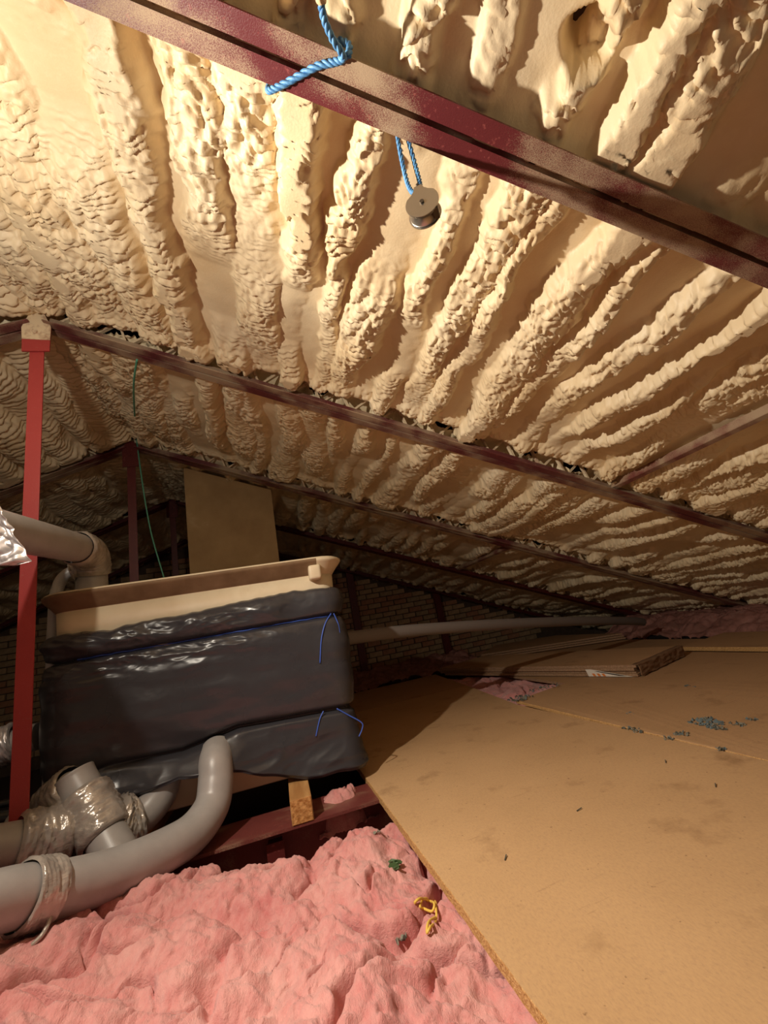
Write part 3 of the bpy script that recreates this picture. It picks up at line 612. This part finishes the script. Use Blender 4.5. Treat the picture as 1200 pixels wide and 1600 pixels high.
# white printed label on the long edge of the stack
t = thing('paper_label', 'white torn paper label with orange print on the edge of the board stack', 'label', (3.5, 3.1, .05))
def onedge(l, z, d=.006): p = np.array([3.60, 2.86])+u1*(l*.8-.05)-u2*d; return (p[0], p[1], z)
def strip(name, pts, m, d): 
    V = [onedge(l, z, d) for l, z in pts]+[onedge(l, z, d-.0008) for l, z in pts]; n = len(pts)
    mesh(name, V, [tuple(range(n)), tuple(range(n, 2*n))[::-1]]+[(i, (i+1) % n, (i+1) % n+n, i+n) for i in range(n)], m, t)
strip('label_sheet', [(.10, .027), (.58, .027), (.60, .082), (.54, .083)], M['paper'], .016)
strip('grey_stripe', [(.16, .033), (.24, .033), (.50, .068), (.46, .068)], M['metal_dark'], .0175)
for k in range(3): strip('orange_print', [(.38+k*.055, .029), (.41+k*.055, .029), (.425+k*.055, .050), (.395+k*.055, .050)], M['orange'], .0176)
settle(t)
# low second stack by the wall
for k, lab in enumerate(('bottom sheet of the low stack by the brick wall', 'middle sheet of the low stack by the brick wall', 'top sheet of the low stack by the brick wall, under the overflow pipe')):
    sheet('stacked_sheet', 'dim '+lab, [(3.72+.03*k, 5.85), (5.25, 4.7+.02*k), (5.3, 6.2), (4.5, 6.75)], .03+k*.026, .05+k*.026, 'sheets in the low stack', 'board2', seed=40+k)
# ---------------------------------------------------------------- rope, pulley, strings
def rope(name, label, pts, r, n=220, turns=26, knot=None):
    t = thing(name, label, 'rope', tuple(np.array(pts[0], float))); C = spline(pts, n); T, X_, Y_ = frames(C); u = np.linspace(0, 1, n)
    for k in range(3):
        a = 2*math.pi*(turns*u+k/3); Q_ = C+.55*r*(np.cos(a)[:, None]*X_+np.sin(a)[:, None]*Y_); tube('strand', Q_, .58*r, M['rope'], t, smoothpath=False, seg=7)
    if knot is not None: knot(t)
    settle(t); return t
sl_ = SR; Ln = math.hypot(1, sl_); UPR = np.array([sl_, 0, 1])/Ln
def rp(x, y, off): return np.array([x, y, RZ-SR*x])+UPR*off
def knot_end(t):
    p = rp(1.288, .545, -.035); V = []; 
    bm = bmesh.new(); bmesh.ops.create_icosphere(bm, subdivisions=3, radius=.011)
    for v_ in bm.verts:
        q = np.array(v_.co); v_.co = Vector(q*(1+.35*float(perlin(q[0]*160, q[1]*160+q[2]*120, 5)))+p)
    me = bpy.data.meshes.new('rope_end'); bm.to_mesh(me); bm.free(); link('rope_end', me, M['rope_end'], t, True)
rope('blue_rope', 'blue twisted rope looped round the nearest truss, short frayed tail sticking up',
     [rp(1.288, .545, -.035), rp(1.296, .575, -.030), rp(1.318, .605, -.026), rp(1.343, .632, -.016), rp(1.325, .650, -.011), rp(1.288, .671, -.009), rp(1.245, .706, -.009), rp(1.20, .742, -.011), rp(1.172, .764, -.006), rp(1.165, .770, .02), rp(1.17, .760, .05), rp(1.2, .71, .062), rp(1.30, .65, .06), rp(1.345, .628, .03), rp(1.352, .632, -.006)], 0.0078, turns=13, knot=knot_end)
pc = atp(662, 326, .76); rt = (pc[0], .76)
rope('blue_rope', 'thin blue cord hanging from the nearest truss and holding the steel pulley',
     [rp(1.50, .70, .055), rp(1.497, .755, .03), atp(621, 211, .765), atp(629, 255, .765), atp(638, 290, .762), atp(648, 303, .758), atp(655, 297, .757), atp(656, 286, .757), atp(648, 255, .757), atp(637, 213, .760), rp(1.535, .757, .03), rp(1.53, .70, .055)], .006, turns=20)
t = thing('pulley_block', 'small steel pulley block hanging on the blue cord below the nearest truss', 'pulley', tuple(pc))
ax = np.array([CAM[0]-pc[0], CAM[1]-pc[1], 0]); ax /= np.linalg.norm(ax); sx = np.cross(ax, (0, 0, 1.)); uz = np.array([0, 0, 1.])
R_ = .044; ctr = pc+ax*0
def disc(name, r, d0, d1, m, n=40, tear=False, bev=.0015):
    pts = []
    for k in range(n):
        a = 2*math.pi*k/n; px_, pz_ = r*math.cos(a), r*math.sin(a)
        if tear and pz_ > r*.62: px_, pz_ = (px_*.72, pz_+.004) if pz_ < r*.9 else (math.copysign(.010, px_), r*1.28)
        pts.append(ctr+sx*px_+uz*pz_)
    return MB().prism(pts, ax*d0, ax*d1).done(name, m, t, False, bev=bev)
disc('side_plate', R_, .017, .020, M['metal'], tear=True, bev=.0006); disc('side_plate', R_, -.020, -.017, M['metal'], tear=True, bev=.0006)
V = []; n = 40; F = []; prof = [(-.0155, .041), (-.011, .0405), (0, .031), (.011, .0405), (.0155, .041)]
for d_, r in prof: V += [ctr+ax*d_+sx*r*math.cos(2*math.pi*k/n)+uz*r*math.sin(2*math.pi*k/n) for k in range(n)]
for j in range(len(prof)-1): F += [(j*n+k, j*n+(k+1) % n, (j+1)*n+(k+1) % n, (j+1)*n+k) for k in range(n)]
F += [tuple(range(n)), tuple(range((len(prof)-1)*n, len(prof)*n))[::-1]]
mesh('sheave', V, F, M['metal'], t, True)
MB().box(ctr-sx*.027-uz*.024, (.008, .0165, .010), (sx, ax, uz)).done('spacer', M['metal_dark'], t, bev=.002)
disc('axle_pin', .006, .020, .024, M['metal_dark'], 14, bev=.001)
tube('eye_ring', [ctr+uz*(.062+.013*math.sin(a))+ax*.013*math.cos(a) for a in np.linspace(0, 2*math.pi, 20)], .0045, M['metal_dark'], t, n=40, seg=10)
tube('swivel', [ctr+uz*.040, ctr+uz*.056], .011, M['metal_dark'], t, n=3, seg=16); settle(t)
g0, g1 = atp(213, 682, 3.66), atp(256, 902, 3.62)
o = tube('green_string', [atp(214, 562, 2.23), atp(209, 600, 2.5), atp(210, 640, 3.0), g0, atp(219, 730, 3.62), atp(228, 790, 3.62), atp(238, 840, 3.62), g1, atp(262, 925, 3.62)], .0055, M['green'], None, n=60, seg=6); tag(o, 'thin green string drooping from the truss peak down behind the tank', 'string')
zw = .05
def wpt(x, y, z=.05): d = _f+_R*(x-600)/FPX-_U*(y-800)/FPX; return CAM+d*((z-CAM[2])/d[2])
dep_ = bpy.context.evaluated_depsgraph_get()
woolo = bpy.data.objects['glasswool_blanket']; bpy.context.view_layer.update()
def onwool(x, y, lift=.004):
    d = _f+_R*(x-600)/FPX-_U*(y-800)/FPX
    ok, loc, nn, _ = woolo.ray_cast(Vector(CAM), Vector(d).normalized())
    return np.array(loc)+np.array([0, 0, lift]) if ok else wpt(x, y, .03)
o = tube('yellow_twine', [onwool(*p, .006+.006*(k % 2)) for k, p in enumerate([(648, 1415), (658, 1412), (672, 1412), (680, 1420), (676, 1428), (664, 1428), (657, 1420), (664, 1412), (680, 1412), (683, 1428), (682, 1443), (674, 1458), (668, 1462), (671, 1450), (681, 1438)])], .0034, M['yellow'], None, n=120, seg=6); tag(o, 'short tangled yellow twine lying on the pink glasswool', 'twine')
def flakes(name, label, c, rx, ry, n, size, ms, seed, z=.0, cat='debris', group=None):
    rg = np.random.default_rng(seed); V = []; F = []; mi = []
    for k in range(n):
        a, rr = rg.uniform(0, 6.28), math.sqrt(rg.uniform()); p = np.array(c)+np.array([rx*rr*math.cos(a), ry*rr*math.sin(a), rg.uniform(0, size*.35)*(1-rr*.6)])
        s_ = size*rg.uniform(.5, 1.3); A = rg.normal(size=(3, 3)); q, _ = np.linalg.qr(A); b0 = len(V); m_ = 6
        for sgn in (-1, 1): V += [p+s_*(q[0]*math.cos(2*math.pi*j/m_)*rg.uniform(.5, 1.1)+q[1]*.6*math.sin(2*math.pi*j/m_)*rg.uniform(.5, 1.1))+q[2]*s_*.14*sgn+np.array([0, 0, size*.2]) for j in range(m_)]
        F += [tuple(range(b0, b0+m_))[::-1], tuple(range(b0+m_, b0+2*m_))]+[(b0+j, b0+(j+1) % m_, b0+m_+(j+1) % m_, b0+m_+j) for j in range(m_)]; mi += [int(rg.integers(len(ms)))]*(m_+2)
    V = np.array(V); V[:, 2] = np.maximum(V[:, 2], c[2]+.0005)
    o = mesh(name, V, F, ms); o.data.polygons.foreach_set('material_index', np.array(mi, np.int32)); tag(o, label, cat, group); return o
zb = .0205
for k, (x, y, rx, ry, n, s_, lab) in enumerate([
    (2.92, 1.775, .055, .075, 60, .014, 'largest blue-grey crumb pile on the dusty board'), (2.88, 1.70, .02, .05, 24, .012, 'grey crumb pile just in front of the largest crumb pile'),
    (2.735, 1.745, .03, .03, 20, .012, 'grey-green crumb pile left in front of the largest pile'), (2.655, 1.75, .02, .028, 12, .009, 'small dark crumb scatter nearest the sheet joint'),
    (2.97, 1.66, .02, .05, 18, .010, 'thin grey crumb trail right beside the largest crumb pile'), (3.06, 1.66, .018, .03, 10, .010, 'small flat crumb patch at the far right end of the crumb trail'),
    (2.675, 1.52, .016, .02, 9, .010, 'lone green-grey crumb patch nearest the camera on the joint'), (2.86, 2.17, .025, .03, 12, .010, 'small grey crumb patch halfway to the board stack'),
    (2.66, 1.955, .03, .06, 22, .011, 'pale green crumbs on the end of the lifted board edge'), (3.48, 2.33, .03, .04, 12, .009, 'faint crumbs in front of the raised sheet'),
    (2.70, 3.05, .09, .09, 40, .014, 'grey crumbs along the lifted corner beside the pink gap'), (3.0, 3.18, .16, .06, 40, .012, 'grey crumbs along the board edge behind the pink gap')]):
    flakes('crumb_pile', lab, (x, y, zb+(.022 if y > 2.9 else 0)), rx, ry, n, s_, M['crumb'] if k != 0 else [M['crumb'][1], M['crumb'][0], M['crumb'][1]], 400+k, group='crumbs on the boards')
p = onwool(618, 1357); flakes('green_scrap', 'crumpled dark green leaf scrap on the pink glasswool', tuple(p), .012, .022, 7, .022, [M['leaf']], 431)
p = onwool(628, 1472); flakes('grey_scrap', 'little grey-brown scrap on the pink glasswool near the yellow twine', tuple(p), .016, .008, 9, .011, [M['crumb'][0], M['crumb'][2]], 433)
p = onwool(590, 1303); flakes('grey_scrap', 'tiny grey scrap on the far lip of the pink glasswool', tuple(p), .012, .006, 6, .008, [M['crumb'][0]], 435)
# wood splinters on the big sheet
for k, (px_, py_) in enumerate([(905, 1265), (1118, 1227), (790, 1340), (1040, 1190)]):
    q = wpt(px_, py_, .0225); a = random.uniform(0, 3); d = np.array([math.cos(a), math.sin(a), 0])*.012
    o = MB().bar(q-d, q+d+np.array([0, 0, .002]), .0028, .0018).done('splinter', M['crumb'][2]); tag(o, ['dark splinter near the middle of the big front sheet', 'dark splinter on the right of the big front sheet', 'dark speck of wood nearest the pink wool on the big sheet', 'dark splinter furthest back on the big front sheet'][k], 'splinter')
